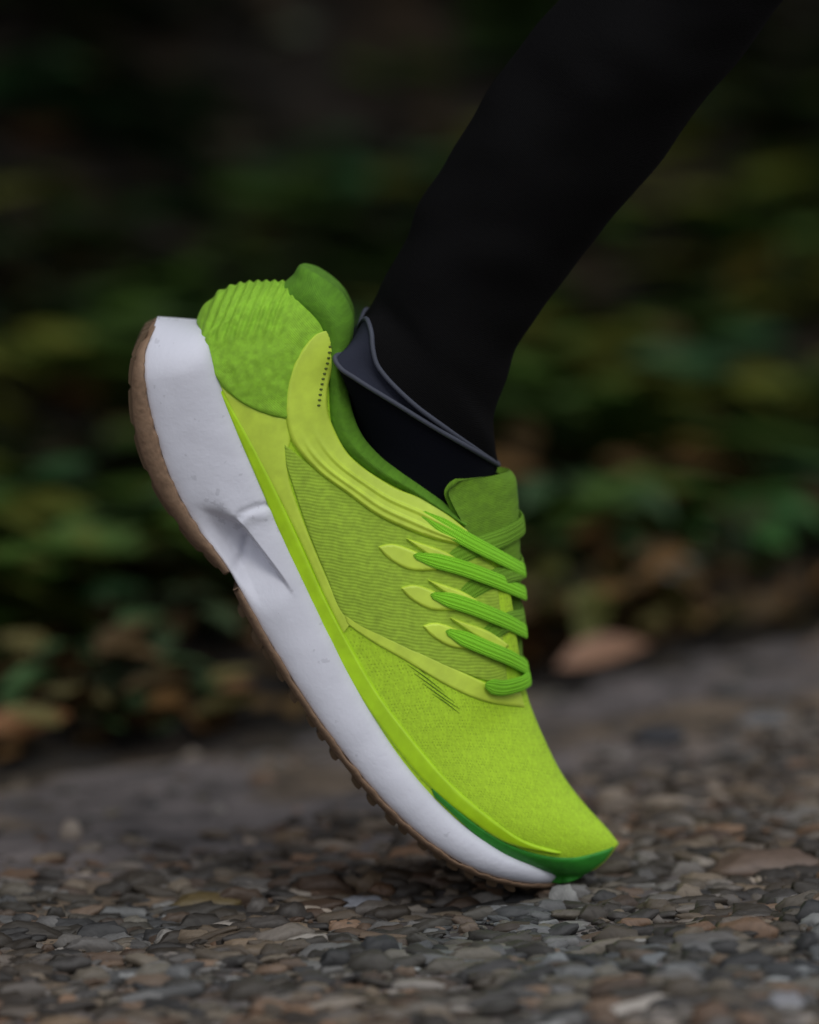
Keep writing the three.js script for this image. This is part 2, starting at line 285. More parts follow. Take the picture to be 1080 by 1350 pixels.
// tongue, then look-up includes it
const TG = (() => {
  const c = spline([[694, 925, 0.010], [690, 880, 0.013], [688, 830, 0.017], [687, 780, 0.021], [686, 730, 0.026], [685, 690, 0.029], [683, 655, 0.030], [680, 630, 0.030], [672, 619, 0.028]]);
  const e = spline([[676, 915], [664, 870], [654, 825], [642, 780], [627, 730], [610, 690], [597, 665], [592, 648], [606, 634]]);
  const G = []; for (let i = 0; i <= 60; i++) { const t = i / 60 * 8, [cx, cy, zt] = c(t), [ex, ey] = e(t), r = []; for (let j = 0; j <= 36; j++) { const b = j / 18 - 1, q = Math.pow(Math.abs(b), 1.9), k = U(cx, cy, 0), m = U(ex, ey, zt); r.push(V(lerp(k.x, m.x, q), lerp(k.y, m.y, q), b * zt)); } G.push(r); }
  return G;
})();
function shell(G, th) {                                    // gives a sheet thickness inwards, with a closed rim
  const g = gridGeo(G); g.computeVertexNormals(); const n = g.attributes.normal, nj = G[0].length; let s = 0; for (let i = 0; i < n.count; i++) s += n.getX(i) + n.getZ(i) * 0.2; s = Math.sign(s);
  const I = G.map((r, i) => r.map((p, j) => p.clone().addScaledVector(V().fromBufferAttribute(n, i * nj + j), -th * s)));
  const a = gridGeo(G, { flip: s < 0 }), b = gridGeo(I, { flip: s > 0 }), rim = (A, B) => gridGeo([A, A.map((p, i) => p.clone().lerp(B[i], 0.5).addScaledVector(p.clone().sub(B[i]).normalize(), 0)), B]);
  return finish(mergeGeometries([a, b, rim(G[0], I[0]), rim(I[I.length - 1], G[G.length - 1]), rim(I.map((r) => r[0]), G.map((r) => r[0])), rim(G.map((r) => r[nj - 1]), I.map((r) => r[nj - 1]))]));
}
P('tongue', shell(TG, 0.004), M.tongue);
raster(TG, (() => { const g = gridGeo(TG); g.computeVertexNormals(); let s = 0; for (let i = 0; i < g.attributes.normal.count; i++) s += g.attributes.normal.getX(i); return Math.sign(s); })());

// padded collar, running from near throat round the heel to far throat
{
  const K = spline([
    [364, 388, 402, 351, 452, 392, 428, 455, 0.026], [396, 400, 433, 374, 462, 408, 440, 475, 0.027], [428, 440, 461, 426, 466, 440, 452, 505, 0.028], [434, 505, 457, 488, 448, 508, 440, 565, 0.028], [442, 572, 470, 558, 462, 574, 450, 625, 0.029],
    [482, 617, 502, 602, 492, 622, 470, 675, 0.029], [542, 652, 557, 641, 550, 657, 520, 705, 0.028], [612, 694, 617, 687, 612, 697, 590, 725, 0.026]]);
  const G = [];
  for (let i = 0; i <= 90; i++) {
    const t = 7 * Math.pow(i / 90, 1.35), k = K(t), f = roundHeel(t, 2), rz = k[8] * f, c = U(k[0], k[1], k[8]), r = U(k[2], k[3], k[8] * f * 0.9), p3 = U(k[4], k[5], 0.018 * f), p4 = U(k[6], k[7], 0.015 * f), pad = 0.004 * f;
    const prof = spline([[c.x + (c.x - r.x) * 0.12, c.y + (c.y - r.y) * 0.12, rz - 0.0012 * f], [lerp(c.x, r.x, 0.12), lerp(c.y, r.y, 0.12), rz + pad * 0.5], [lerp(c.x, r.x, 0.55), lerp(c.y, r.y, 0.55), rz + pad * 0.8], [r.x, r.y, rz * 0.86], [p3.x, p3.y, Math.max(0, rz - 0.011 * f)], [p4.x, p4.y, Math.max(0, rz - 0.013 * f)]]);
    const row = []; for (let j = 0; j <= 30; j++) { const [x, y, z] = prof(j / 30 * 5); row.push(V(x, y, z)); } G.push(row);
  }
  const a = gridGeo(G); P('collar_lining', finish(mergeGeometries([a, mirrorGeo(a)])), M.lining);
}
// overlays and panels
{
  const G = []; for (let i = 0; i <= 60; i++) { const t = 2.3 * Math.pow(i / 60, 1.5), r = []; for (let j = 0; j <= 90; j++) {
    const v = lerp(0.02, 1, j / 90), p = nearUpper(t, v), f = roundHeel(t, 2.4), q = nearUpper(t, Math.min(1, v + 0.01)), o = nearUpper(t, Math.max(0, v - 0.01)), dx = q.x - o.x, dy = q.y - o.y, L = Math.hypot(dx, dy) || 1, [x, y] = toPx(p);
    const m = sst(470, 445, y + (x - 300) * 0.12) * sst(402, 380, x + (y - 390) * 0.3), h = (0.0017 + m * 0.0006 * Math.sin((x * 0.93 + (y - 400) * 0.42 + 6 * Math.sin(y * 0.02)) / 10 * 6.283)) * sst(2.3, 1.9, t);
    r.push(V(p.x - dy / L * h * (1 - 0.6 * f), p.y + dx / L * h * (1 - 0.6 * f), p.z + h * f)); } G.push(r); }
  const a = gridGeo(G); P('heel_wrap', finish(mergeGeometries([a, mirrorGeo(a)])), M.counter);
}
PP('heel_counter', patchGeo([[270, 452], [286, 432], [312, 418], [345, 404], [376, 396], [404, 408], [430, 442]], [[272, 464], [282, 492], [300, 516], [330, 538], [372, 552], [400, 548], [428, 500]], { na: 110, nb: 60, th: 0.0018, relief: (x, y) => {
  const m = sst(462, 438, y + (x - 300) * 0.12) * sst(398, 372, x + (y - 390) * 0.3); return m * 0.0014 * (0.5 + 0.5 * Math.sin((x * 0.93 + (y - 400) * 0.42 + 6 * Math.sin(y * 0.02)) / 10 * 6.283)) + 0.0003 * n2(x * 0.05, y * 0.05); } }), M.counter);
PP('mesh_panel', patchGeo([[372, 582], [416, 618], [460, 650], [505, 682], [560, 706], [606, 716], [655, 750]], [[376, 610], [402, 690], [430, 760], [456, 815], [520, 850], [600, 885], [672, 908]], { na: 80, nb: 50, th: 0.0010 }), M.mesh);
const strap = (x, y, a, b) => (a > 0.34 ? sst(0.34, 0.5, a) * (0.0007 * Math.max(0, Math.sin((b - 0.34) * 3.2 * 6.283)) * sst(0.3, 0.42, b)) : 0);
PP('saddle_overlay', patchGeo([[427, 437], [435, 440], [440, 450], [439, 475], [431, 520], [436, 556], [462, 602], [515, 640], [570, 664], [616, 700]], [[427, 437], [412, 443], [396, 462], [383, 488], [376, 520], [376, 552], [386, 586], [415, 620], [455, 650], [500, 682], [560, 708], [604, 720]], { na: 130, nb: 40, th: 0.0026, relief: strap, ends: false }), M.film);
PP('quarter_overlay', patchGeo([[284, 497], [305, 520], [335, 538], [362, 548], [385, 555], [384, 580], [376, 606]], [[286, 500], [306, 546], [324, 582], [334, 602], [342, 618]], { na: 70, nb: 24, th: 0.0006, ends: false }), M.film);
PP('side_overlay', patchGeo([[378, 596], [384, 640], [406, 700], [434, 765], [462, 822]], [[334, 600], [360, 644], [394, 712], [428, 788], [452, 836]], { na: 60, nb: 12, th: 0.0007, ends: false }), M.film);
PP('sole_band', patchGeo([[284, 499], [320, 560], [356, 628], [392, 705], [428, 785], [462, 850], [500, 915], [545, 975], [590, 1028], [640, 1072], [690, 1107], [744, 1124]], [[283, 503], [308, 562], [340, 636], [372, 712], [404, 785], [436, 850], [474, 918], [520, 984], [562, 1034], [612, 1076], [668, 1112], [740, 1128]], { na: 140, nb: 14, th: 0.0011 }), M.band);
PP('toe_overlay', patchGeo([[450, 806], [490, 828], [540, 852], [600, 880], [650, 904], [688, 912]], [[456, 822], [490, 846], [535, 872], [590, 905], [640, 926], [694, 934]], { na: 60, nb: 16, th: 0.0009 }), M.film);
PP('toe_guard', patchGeo([[566, 1034], [620, 1080], [670, 1111], [712, 1126], [756, 1130], [798, 1120], [812, 1114]], [[572, 1050], [636, 1109], [675, 1134], [705, 1150], [732, 1164], [762, 1158], [796, 1134]], { na: 70, nb: 16, th: 0.0010 }), M.guard);
for (const [x0, y0, x1, y1, x2, y2] of [[530, 866, 546, 876, 562, 889], [538, 876, 562, 893, 586, 912], [546, 887, 574, 907, 600, 926], [557, 900, 582, 918, 606, 934], [570, 914, 588, 926, 606, 940]])
  PP('vent_slit', patchGeo([[x0, y0], [x1, y1 - 0.8], [x2, y2]], [[x0, y0 + 1], [x1, y1 + 1.8], [x2, y2 + 1]], { na: 20, nb: 4, th: 0.0011, ends: false }), M.slit);
{
  const dots = []; const f = arc([[431, 457], [430, 470], [427, 484], [423, 500], [420, 518], [418, 534]]);
  for (let i = 0; i < 12; i++) { const [x, y] = f(i / 11), [p, n] = on(x, y); const g = new THREE.SphereGeometry(0.0006, 8, 6); g.scale(1.3, 0.8, 0.7); p.addScaledVector(n, 0.0028); g.translate(p.x, p.y, p.z); dots.push(g); }
  tag(P('stitching', mergeGeometries(dots), M.stitch), null, null, null, 'stuff');
}
// eyelet loops: two leaf-shaped strands each
for (const [x, y, s] of [[497, 720, 1.1], [527, 774, 1.05], [556, 824, 1.05]]) {
  PP('eyelet_loop', patchGeo([[x, y], [x + 18 * s, y - 4], [x + 42 * s, y + 4], [x + 70 * s, y + 20]], [[x, y + 2], [x + 14 * s, y + 17 * s], [x + 40 * s, y + 30 * s], [x + 74 * s, y + 30 * s]], { na: 30, nb: 14, th: 0.0022 }), M.film);
  PP('eyelet_loop', patchGeo([[x + 32 * s, y - 11 * s], [x + 58 * s, y - 3], [x + 84 * s, y + 8], [x + 108 * s, y + 26]], [[x + 36 * s, y - 7 * s], [x + 54 * s, y + 8 * s], [x + 76 * s, y + 22 * s], [x + 100 * s, y + 36 * s]], { na: 30, nb: 12, th: 0.0026 }), M.film);
}
// laces
function sweep(pts, nrm, w, h, taper = true) {
  const c = new THREE.CatmullRomCurve3(pts), nc = new THREE.CatmullRomCurve3(nrm), N = 70, G = [];
  for (let i = 0; i <= N; i++) {
    const u = i / N, p = c.getPoint(u), t = c.getTangent(u), n = nc.getPoint(u).normalize(), b = t.clone().cross(n).normalize(); n.copy(b).cross(t).normalize();
    const k = taper ? lerp(0.45, 1, sst(0, 0.09, Math.min(u, 1 - u))) * Math.sqrt(clamp(Math.min(u, 1 - u) / 0.01, 0.02, 1)) : 1, r = [];
    for (let j = 0; j < 14; j++) { const a = j / 14 * 2 * Math.PI, ca = Math.cos(a), sa = Math.sin(a); r.push(p.clone().addScaledVector(b, w * k * Math.sign(ca) * Math.pow(Math.abs(ca), 0.7)).addScaledVector(n, h * k * Math.sign(sa) * Math.pow(Math.abs(sa), 0.8))); }
    G.push(r);
  }
  const g = gridGeo(G, { closeV: true }); const uv = g.attributes.uv; for (let i = 0; i <= N; i++) for (let j = 0; j < 14; j++) uv.setXY(i * 14 + j, i / N * 0.12, j / 14 * 0.012);
  return finish(g, false);
}
function lace(name, px, mid, lift, w, h, mat, shift) {
  const p = [], n = []; for (const [x, y] of px) { const [s, k] = on(x, y); p.push(s.clone().addScaledVector(k, lift)); n.push(k); }
  const m = U(mid[0], mid[1], 0); const far = p.map((q) => V(q.x, q.y + shift, -q.z)).reverse(), fn = n.map((q) => V(q.x, q.y, -q.z)).reverse();
  P(name, sweep([...p, m, ...far], [...n, V(1, 0.1, 0), ...fn], w, h), mat);
}
for (const [x0, y0, x1, y1, yc] of [[592, 796, 642, 766, 748], [618, 852, 655, 828, 812], [575, 745, 628, 722, 690]]) lace('lace', [[x0, y0], [x1, y1], [668, lerp(y1, yc, 0.5)]], [690, yc], 0.0007, 0.0042, 0.0008, M.laceDark, 0.006);
for (const [a, b, c, d] of [
  [[552, 676], [612, 712], [650, 734], [691, 752]], [[544, 732], [604, 748], [646, 764], [692, 782]], [[566, 784], [618, 800], [656, 816], [693, 832]], [[586, 832], [632, 852], [664, 866], [695, 880]], [[636, 902], [655, 906], [676, 902], [698, 894]]])
  lace('lace', [a, b, c], d, 0.0026, 0.0034, 0.00085, M.lace, -0.006);

// midsole: stations bottom x,y - top x,y
const MS = spline([[203, 430, 262, 436], [190, 470, 273, 454], [192, 512, 284, 490], [204, 567, 302, 535], [225, 632, 328, 594], [262, 700, 358, 658], [300, 750, 386, 724], [350, 835, 424, 810], [400, 915, 466, 893], [450, 985, 510, 966], [510, 1055, 556, 1027], [570, 1108, 606, 1079], [630, 1145, 658, 1120], [690, 1167, 705, 1147], [738, 1178, 744, 1169]]);
const MW = spline([[0.037], [0.0385], [0.0395], [0.0395], [0.039], [0.039], [0.040], [0.0425], [0.045], [0.0475], [0.0495], [0.0495], [0.047], [0.043], [0.038]]);
const segD = (px, py, ax, ay, bx, by) => { const dx = bx - ax, dy = by - ay, t = clamp(((px - ax) * dx + (py - ay) * dy) / (dx * dx + dy * dy), 0, 1); return Math.hypot(px - ax - dx * t, py - ay - dy * t); };
const polyD = (x, y, q) => { let d = 1e9; for (let i = 0; i + 1 < q.length; i++) d = Math.min(d, segD(x, y, ...q[i], ...q[i + 1])); return d; };
const LEDGE = [[314, 684], [328, 702], [350, 730], [378, 766], [404, 806], [430, 850]];
function recess(x, y) {
  let side = 1e9; for (let i = 0; i + 1 < LEDGE.length; i++) { const [ax, ay] = LEDGE[i], [bx, by] = LEDGE[i + 1]; if (y >= ay - (i ? 0 : 60) && y < by) side = ((y - ay) * (bx - ax) - (x - ax) * (by - ay)) / Math.hypot(bx - ax, by - ay); }
  const s = (x - 316) * 0.56 + (y - 700) * 0.83, under = side < 1e8 ? sst(-1, 5 + Math.max(0, 692 - y) * 1.6, side) : 0;
  const fall = s < 18 ? sst(-80, 18, s) : 1 - sst(18, 115, s), body = under * fall * 0.0125 * Math.exp(-((Math.min(200, Math.abs(side)) / 75) ** 2)) * sst(-70, 30, y - 680);
  const crease = 0.0022 * Math.exp(-((polyD(x, y, [[324, 712], [320, 735], [304, 758]]) / 4.5) ** 2));
  const cap = 0.0016 * Math.exp(-((polyD(x, y, [[311, 686], [320, 675], [338, 668], [352, 666]]) / 3.2) ** 2)) - 0.0010 * Math.exp(-((polyD(x, y, [[318, 690], [328, 680], [350, 678]]) / 8) ** 2));
  return body + crease + cap;
}
function soleW(t) { return MW(t)[0] * roundHeel(t, 1.9) * roundToe(t, 14, 2.6); }
{
  const ts = []; for (let i = 0; i <= 300; i++) { const s = i / 300; ts.push(14 * (0.35 * (0.5 - 0.5 * Math.cos(Math.PI * s)) + 0.65 * s)); }
  const G = ts.map((t) => {
    const [ax, ay, bx, by] = MS(t), w = soleW(t), f = w / MW(t)[0], r = [], a0 = U(ax, ay, 0.038), b0 = U(bx, by, 0.038);
    for (let j = 0; j < 4; j++) r.push(V(a0.x, a0.y, w * 0.9 * j / 4));
    for (let j = 0; j <= 60; j++) {
      const v = j / 60, edge = (v < 0.5 ? 0.0016 : 0.0030) * f * (Math.pow(Math.abs(2 * v - 1), 6)), z = w * lerp(0.985, 0.955, v) + 0.0022 * f * Math.sin(Math.PI * v) - edge, px = lerp(ax, bx, v), py = lerp(ay, by, v);
      r.push(V(lerp(a0.x, b0.x, v), lerp(a0.y, b0.y, v), Math.max(0, z - recess(px, py) * f * lerp(0.25, 1, sst(0, 0.22, v)) + f * 0.00012 * n2(px * 0.02, py * 0.02))));
    }
    for (let j = 1; j <= 5; j++) r.push(V(b0.x - 0.0002 * j, b0.y - 0.0008, w * 0.9 * (1 - j / 5)));
    return r;
  });
  const a = gridGeo(G); P('midsole', finish(mergeGeometries([a, mirrorGeo(a)])), M.foam);
}
// outsole in two pieces, with lugs
const OS = spline([[205, 430, 198, 433], [191, 470, 179, 467], [193, 512, 173, 511], [205, 567, 179, 574], [226, 632, 204, 643], [263, 700, 248, 709], [301, 750, 292, 756], [351, 835, 341, 841], [401, 915, 392, 920], [451, 985, 442, 991], [511, 1055, 503, 1062], [571, 1108, 564, 1115], [631, 1145, 626, 1152], [691, 1167, 688, 1174], [738, 1178, 739, 1184]]);
const soles = [];
for (const [t0, t1] of [[0.02, 6.05], [6.3, 14]]) {
  const G = []; for (let i = 0; i <= 160; i++) {
    const t = lerp(t0, t1, i / 160), [ax, ay, bx, by] = OS(t), w = soleW(t) * 0.985, a = U(ax, ay, 0.038), b = U(bx, by, 0.036), r = [], e = 0.9 + 0.1 * Math.min(1, Math.min(i, 160 - i) / 6);
    const jag = 0.0004 * n2(t * 2.2, 1.7) + 0.0002 * n2(t * 5, 4.1); a.y += jag; a.x += jag;
    const a2 = V(a.x + (a.x - b.x) * 0.2, a.y + (a.y - b.y) * 0.2, 0), fw = Math.min(1, w / 0.01);
    for (let j = 0; j < 3; j++) r.push(V(a2.x, a2.y, w * 0.74 * j / 3));
    r.push(V(a2.x, a2.y, w * 0.78), V(lerp(a2.x, a.x, 0.9), lerp(a2.y, a.y, 0.9), w * 0.8), V(a.x, a.y, w * 0.96));
    for (let j = 0; j <= 10; j++) { const v = 0.06 + 0.94 * j / 10; r.push(V(lerp(a.x, b.x, v * e), lerp(a.y, b.y, v * e), (w + 0.0006 * fw) * (1 - 0.13 * v * v * v))); }
    for (let j = 1; j <= 8; j++) r.push(V(b.x + (a.x - b.x) * (1 - e), b.y + (a.y - b.y) * (1 - e), w * 0.87 * (1 - j / 8)));
    G.push(r);
  }
  const cap = (row) => gridGeo([row, row.map(() => { const c = row[0].clone().lerp(row[row.length - 1], 0.5); c.z = 0; return c; })]);
  const a = mergeGeometries([gridGeo(G), cap(G[0]), cap(G[G.length - 1])]); soles.push(P('outsole', finish(mergeGeometries([a, mirrorGeo(a)])), M.rubber));
}
function lugGeo(t, zc, hw, len, high, skew) {
  const p = OS(t), q = OS(t + 0.05), c = U(p[2], p[3], 0.036), c2 = U(q[2], q[3], 0.036), i = U(p[0], p[1], 0.036), tx = c2.sub(c).setZ(0).normalize(), nx = c.clone().sub(i).setZ(0); nx.addScaledVector(tx, -nx.dot(tx)).normalize(); c.z = 0;
  const g = new THREE.BoxGeometry(1, 1, 1, 3, 3, 3), a = g.attributes.position;
  for (let k = 0; k < a.count; k++) { let x = a.getX(k), y = a.getY(k), z = a.getZ(k); const tp = 1 - 0.28 * (y + 0.5), rd = 1 - 0.10 * (Math.abs(2 * x) ** 4 + Math.abs(2 * z) ** 4) * (y > 0 ? 1 : 0); x *= tp; z *= tp; y = (y + 0.5) * rd - 0.35; const v = c.clone().addScaledVector(tx, x * len + y * high * skew).addScaledVector(nx, y * high); a.setXYZ(k, v.x, v.y, zc + z * hw); }
  g.computeVertexNormals(); return g;
}
for (let i = 0; i < 19; i++) { const t = 6.55 + i * 0.36 + rr(-0.07, 0.07), w = soleW(t), s = t > 13 ? 0.5 : 1; for (const k of [-0.62, 0, 0.62]) P('lug', lugGeo(t, k * w * 1.0, w * 0.5, rr(0.0052, 0.0078), rr(0.0036, 0.0054) * s, rr(0.2, 0.6)), M.lug, soles[1]); }
for (const [t, l] of [[0.8, 0.014], [1.6, 0.014], [2.45, 0.018], [3.35, 0.019], [4.25, 0.020], [5.05, 0.017], [5.7, 0.011]]) { const w = soleW(t); for (const k of [-0.62, 0, 0.62]) P('lug', lugGeo(t, k * w, w * 0.46, l, 0.0026, 0.15), M.lug, soles[0]); }

// ---------------------------------------------------------------- the runner's leg
{
  const O = U(560, 560, 0); O.y = 0; const person = thing('person', O);
  tag(person, 'runner in black tights pushing off, foot in the yellow shoe', 'person');
  const A = (n, g, m, par = person) => { const o = add(n, g, m, null, O); scene.remove(o); par.add(o); return o; };
  const half = (pts, N = 40) => { const f = arc(pts.map(([x, y, z]) => { const v = U(x, y, z); return [v.x, v.y, v.z]; })); const r = []; for (let i = 0; i <= N; i++) { const [x, y, z] = f(i / N); r.push(V(x, y, Math.max(0, z))); } r[0].z = 0; r[N].z = 0; return r; };
  const ringZ = (fx, fy, bx, by, b) => { const o = []; for (let i = 0; i <= 16; i++) { const a = Math.PI * i / 16, c = -Math.cos(a); o.push([lerp(bx, fx, (c + 1) / 2), lerp(by, fy, (c + 1) / 2), b * Math.sin(a)]); } return o; };
  const both = (rows) => { const a = gridGeo(rows); return finish(mergeGeometries([a, mirrorGeo(a)])); };
  const lineA = [[466, 452, 0], [455, 462, 0.024], [441, 477, 0.037], [470, 500, 0.039], [520, 531, 0.0385], [570, 562, 0.036], [615, 588, 0.030], [642, 604, 0.018], [657, 613, 0]];
  const lineB = [[474, 432, 0], [478, 424, 0.012], [484, 421, 0.022], [490, 440, 0.031], [498, 482, 0.036], [540, 528, 0.038], [590, 566, 0.034], [630, 594, 0.022], [657, 613, 0]];
  const shr = (l, k) => l.map(([x, y, z]) => [x, y, z * k]);
  // tights: rings from the hem up over the calf and knee to the thigh
  const rings = [lineB, ringZ(655, 590, 492, 396, 0.037), ringZ(655, 545, 508, 362, 0.037), ringZ(676, 465, 540, 300, 0.037), ringZ(742, 372, 580, 224, 0.040), ringZ(832, 258, 632, 136, 0.046), ringZ(928, 136, 706, 40, 0.052), ringZ(1022, 16, 800, -70, 0.052), ringZ(1120, -120, 910, -200, 0.052), ringZ(1240, -330, 1030, -430, 0.058), ringZ(1330, -560, 1020, -600, 0.068), ringZ(1400, -800, 1000, -800, 0.078), ringZ(1420, -900, 1010, -900, 0.07)].map((r) => half(r, 48));
  const RS = []; for (let i = 0; i <= 150; i++) { const u = i / 150 * (rings.length - 1), k = Math.min(rings.length - 2, Math.floor(u)), f = u - k, r = []; for (let j = 0; j <= 48; j++) { const g = (q) => rings[clamp(q, 0, rings.length - 1)][j]; const s = spline([g(k - 1), g(k), g(k + 1), g(k + 2)].map((v) => [v.x, v.y, v.z]))(1 + f); const v = V(...s), am = 0.0032 * sst(0.3, 1.5, u); const d = n3(v.x * 9 - v.y * 14, v.y * 22 + v.x * 16, j * 0.03) * am; v.z = j === 0 || j === 48 ? 0 : Math.max(0.0002, v.z * (1 + d * 18)); v.x += d * 0.6 * Math.cos(j / 48 * Math.PI) * -1; r.push(v); } RS.push(r); }
  const top = RS[RS.length - 1], ctr = top[0].clone().lerp(top[48], 0.5); ctr.z = 0; RS.push(top.map((v) => v.clone().lerp(ctr, 0.999)));
  const tights = A('tights', both(RS), M.tights);
  // sock: from inside the shoe up to the band, then the grey band up to the hem
  const sr = [ringZ(560, 800, 430, 720, 0.016), ringZ(618, 735, 440, 640, 0.022), ringZ(640, 680, 448, 560, 0.028), shr(lineA, 0.97)].map((r) => half(r));
  const SS = []; for (let i = 0; i <= 40; i++) { const u = i / 40 * 3, k = Math.min(2, Math.floor(u)), r = []; for (let j = 0; j <= 40; j++) { const g = (q) => sr[clamp(q, 0, 3)][j]; r.push(V(...spline([g(k - 1), g(k), g(k + 1), g(k + 2)].map((v) => [v.x, v.y, Math.max(0, v.z)]))(1 + u - k))); } SS.push(r); }
  const sock = A('sock', both(SS), M.sock);
  const ca = half(lineA), cb = half(shr(lineB, 0.98)), CG = []; for (let i = 0; i <= 12; i++) CG.push(ca.map((v, j) => { const p = v.clone().lerp(cb[j], i / 12); p.z = Math.max(0, p.z - 0.0035 * Math.sin(Math.PI * i / 12) * Math.min(1, j / 4)); return p; }));
  A('cuff', both(CG), M.cuff, sock);
  const tube = (h, r) => new THREE.TubeGeometry(new THREE.CatmullRomCurve3([...h, ...h.slice(1, -1).reverse().map((v) => V(v.x, v.y, -v.z))].filter((_, i) => i % 2 === 0), true), 200, r, 8, true);
  A('cuff_edge', tube(half(lineA), 0.0011), M.trim, sock); A('hem', tube(half(lineB), 0.0011), M.trim, tights);
}

seed = 777;
// ---------------------------------------------------------------- verge: undergrowth, litter, plants, leaves
function leafGeo(len, wid, curl, fold) {
  const G = []; for (let i = 0; i <= 6; i++) { const u = i / 6, w = wid * Math.pow(Math.sin(Math.PI * Math.pow(u, 0.8)), 0.9) * 0.5 + 0.0005, r = []; for (let j = -1; j <= 1; j++) r.push(V(j * w, Math.abs(j) * fold * w - curl * u * u * len, u * len)); G.push(r); }
  return finish(gridGeo(G, { flip: true }), false);
}
const bladeG = leafGeo(0.095, 0.026, 0.3, 0.3), leafG = leafGeo(0.06, 0.034, 0.35, 0.35), leafSmall = leafGeo(0.035, 0.02, 0.4, 0.4), dryLeaf = leafGeo(0.075, 0.042, -0.25, 0.55);
function clumpGeo(n, R, base) { const L = []; for (let i = 0; i < n; i++) { const g = base.clone(), o = new THREE.Object3D(); o.position.set(rr(-R, R), rr(-R * 0.4, R * 0.6), rr(-R, R)); const lie = base === bladeG; o.rotation.set(lie ? rr(-0.5, 0.2) : rr(-0.9, 0.9), lie ? Math.PI / 2 + rr(-0.6, 0.6) + (rnd() < 0.5 ? Math.PI : 0) : rr(0, 6.28), rr(-0.7, 0.7), 'YXZ'); o.scale.setScalar(rr(0.6, 1.3)); o.updateMatrix(); g.applyMatrix4(o.matrix); L.push(g); } return mergeGeometries(L); }
const leafMat = phys([1, 1, 1], 0.6, { specularIntensity: 0.3, side: THREE.DoubleSide, map: T.fine });
const edgePt = (s, d) => V(e0.x + eDir.x * s + eNor.x * d, 0, e0.z + eDir.z * s + eNor.z * d);
function scatter(name, geo, N, place, color, label, cat) {
  seed = 1000 + N; const im = new THREE.InstancedMesh(geo, leafMat, N), o = new THREE.Object3D(), c = new THREE.Color();
  for (let i = 0; i < N; i++) { o.rotation.set(0, 0, 0); place(o, i); o.updateMatrix(); im.setMatrixAt(i, o.matrix); color(c, o); im.setColorAt(i, c); }
  im.name = name; im.castShadow = im.receiveShadow = true; tag(im, label, cat, null, 'stuff'); scene.add(im); return im;
}
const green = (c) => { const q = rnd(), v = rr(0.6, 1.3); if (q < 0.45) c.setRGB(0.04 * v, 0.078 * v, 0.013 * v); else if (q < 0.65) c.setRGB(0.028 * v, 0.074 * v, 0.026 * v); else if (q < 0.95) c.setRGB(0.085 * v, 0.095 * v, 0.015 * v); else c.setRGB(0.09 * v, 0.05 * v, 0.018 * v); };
scatter('ground_cover', clumpGeo(7, 0.06, bladeG), 2900, (o) => { const s = rr(-1.6, 2.6), d = 0.20 + 2.5 * Math.pow(rnd(), 1.3), p = edgePt(s, d); o.position.set(p.x, height(p.x, p.z) + rr(0.0, 0.04), p.z); o.rotation.set(rr(-0.2, 0.2), rr(-0.4, 0.4), rr(-0.2, 0.2)); o.scale.setScalar(rr(0.6, 1.05)); }, (c, o) => { green(c); c.multiplyScalar(1.3); if (rnd() < 0.85 * sst(0.45, 1.1, dist(o.position.x, o.position.z))) c.setRGB(0.013 * rr(0.7, 1.4), 0.024 * rr(0.7, 1.4), 0.007); }, 'green leafy ground cover over the bank behind the path, shade painted into the leaves higher up', 'ground cover');  // leaf colour turns near black up the bank: painted shade
scatter('leaf_litter', dryLeaf, 2600, (o) => { const s = rr(-1.6, 2.6), d = 0.005 + 1.1 * Math.pow(rnd(), 2.6), p = edgePt(s, d); o.position.set(p.x, height(p.x, p.z) + rr(0.004, 0.03), p.z); o.rotation.set(rr(-0.4, 0.4), rr(0, 6.28), rr(-0.4, 0.4)); o.scale.setScalar(rr(0.3, 0.62)); }, (c) => { const v = rr(0.5, 1.5), q = rnd(); q < 0.6 ? c.setRGB(0.075 * v, 0.048 * v, 0.02 * v) : q < 0.85 ? c.setRGB(0.105 * v, 0.056 * v, 0.019 * v) : c.setRGB(0.10 * v, 0.085 * v, 0.03 * v); }, 'brown fallen leaves lying along the edge of the path', 'leaf litter');
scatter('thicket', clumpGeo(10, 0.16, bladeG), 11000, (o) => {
  const s = rr(-2.6, 4.2), h = rnd(), y = 0.25 + 3.0 * h, d0 = lerp(1.1, 0.38, sst(0.08, 0.3, h)), d = d0 + Math.pow(rnd(), 1.5) * 2.2, p = edgePt(s, d); o.position.set(p.x, height(p.x, p.z) * 0.8 + y, p.z); o.rotation.set(rr(-0.6, 0.6), rr(0, 6.28), rr(-0.6, 0.6)); o.scale.setScalar(rr(0.9, 1.8));  // low overhang out of view, added to block skylight over the bank
}, (c) => { const v = rr(0.5, 1.2); rnd() < 0.75 ? c.setRGB(0.012 * v, 0.024 * v, 0.006 * v) : c.setRGB(0.022 * v, 0.022 * v, 0.006 * v); }, 'dense dark thicket rising behind the bank, with an added overhang that shades it', 'thicket');

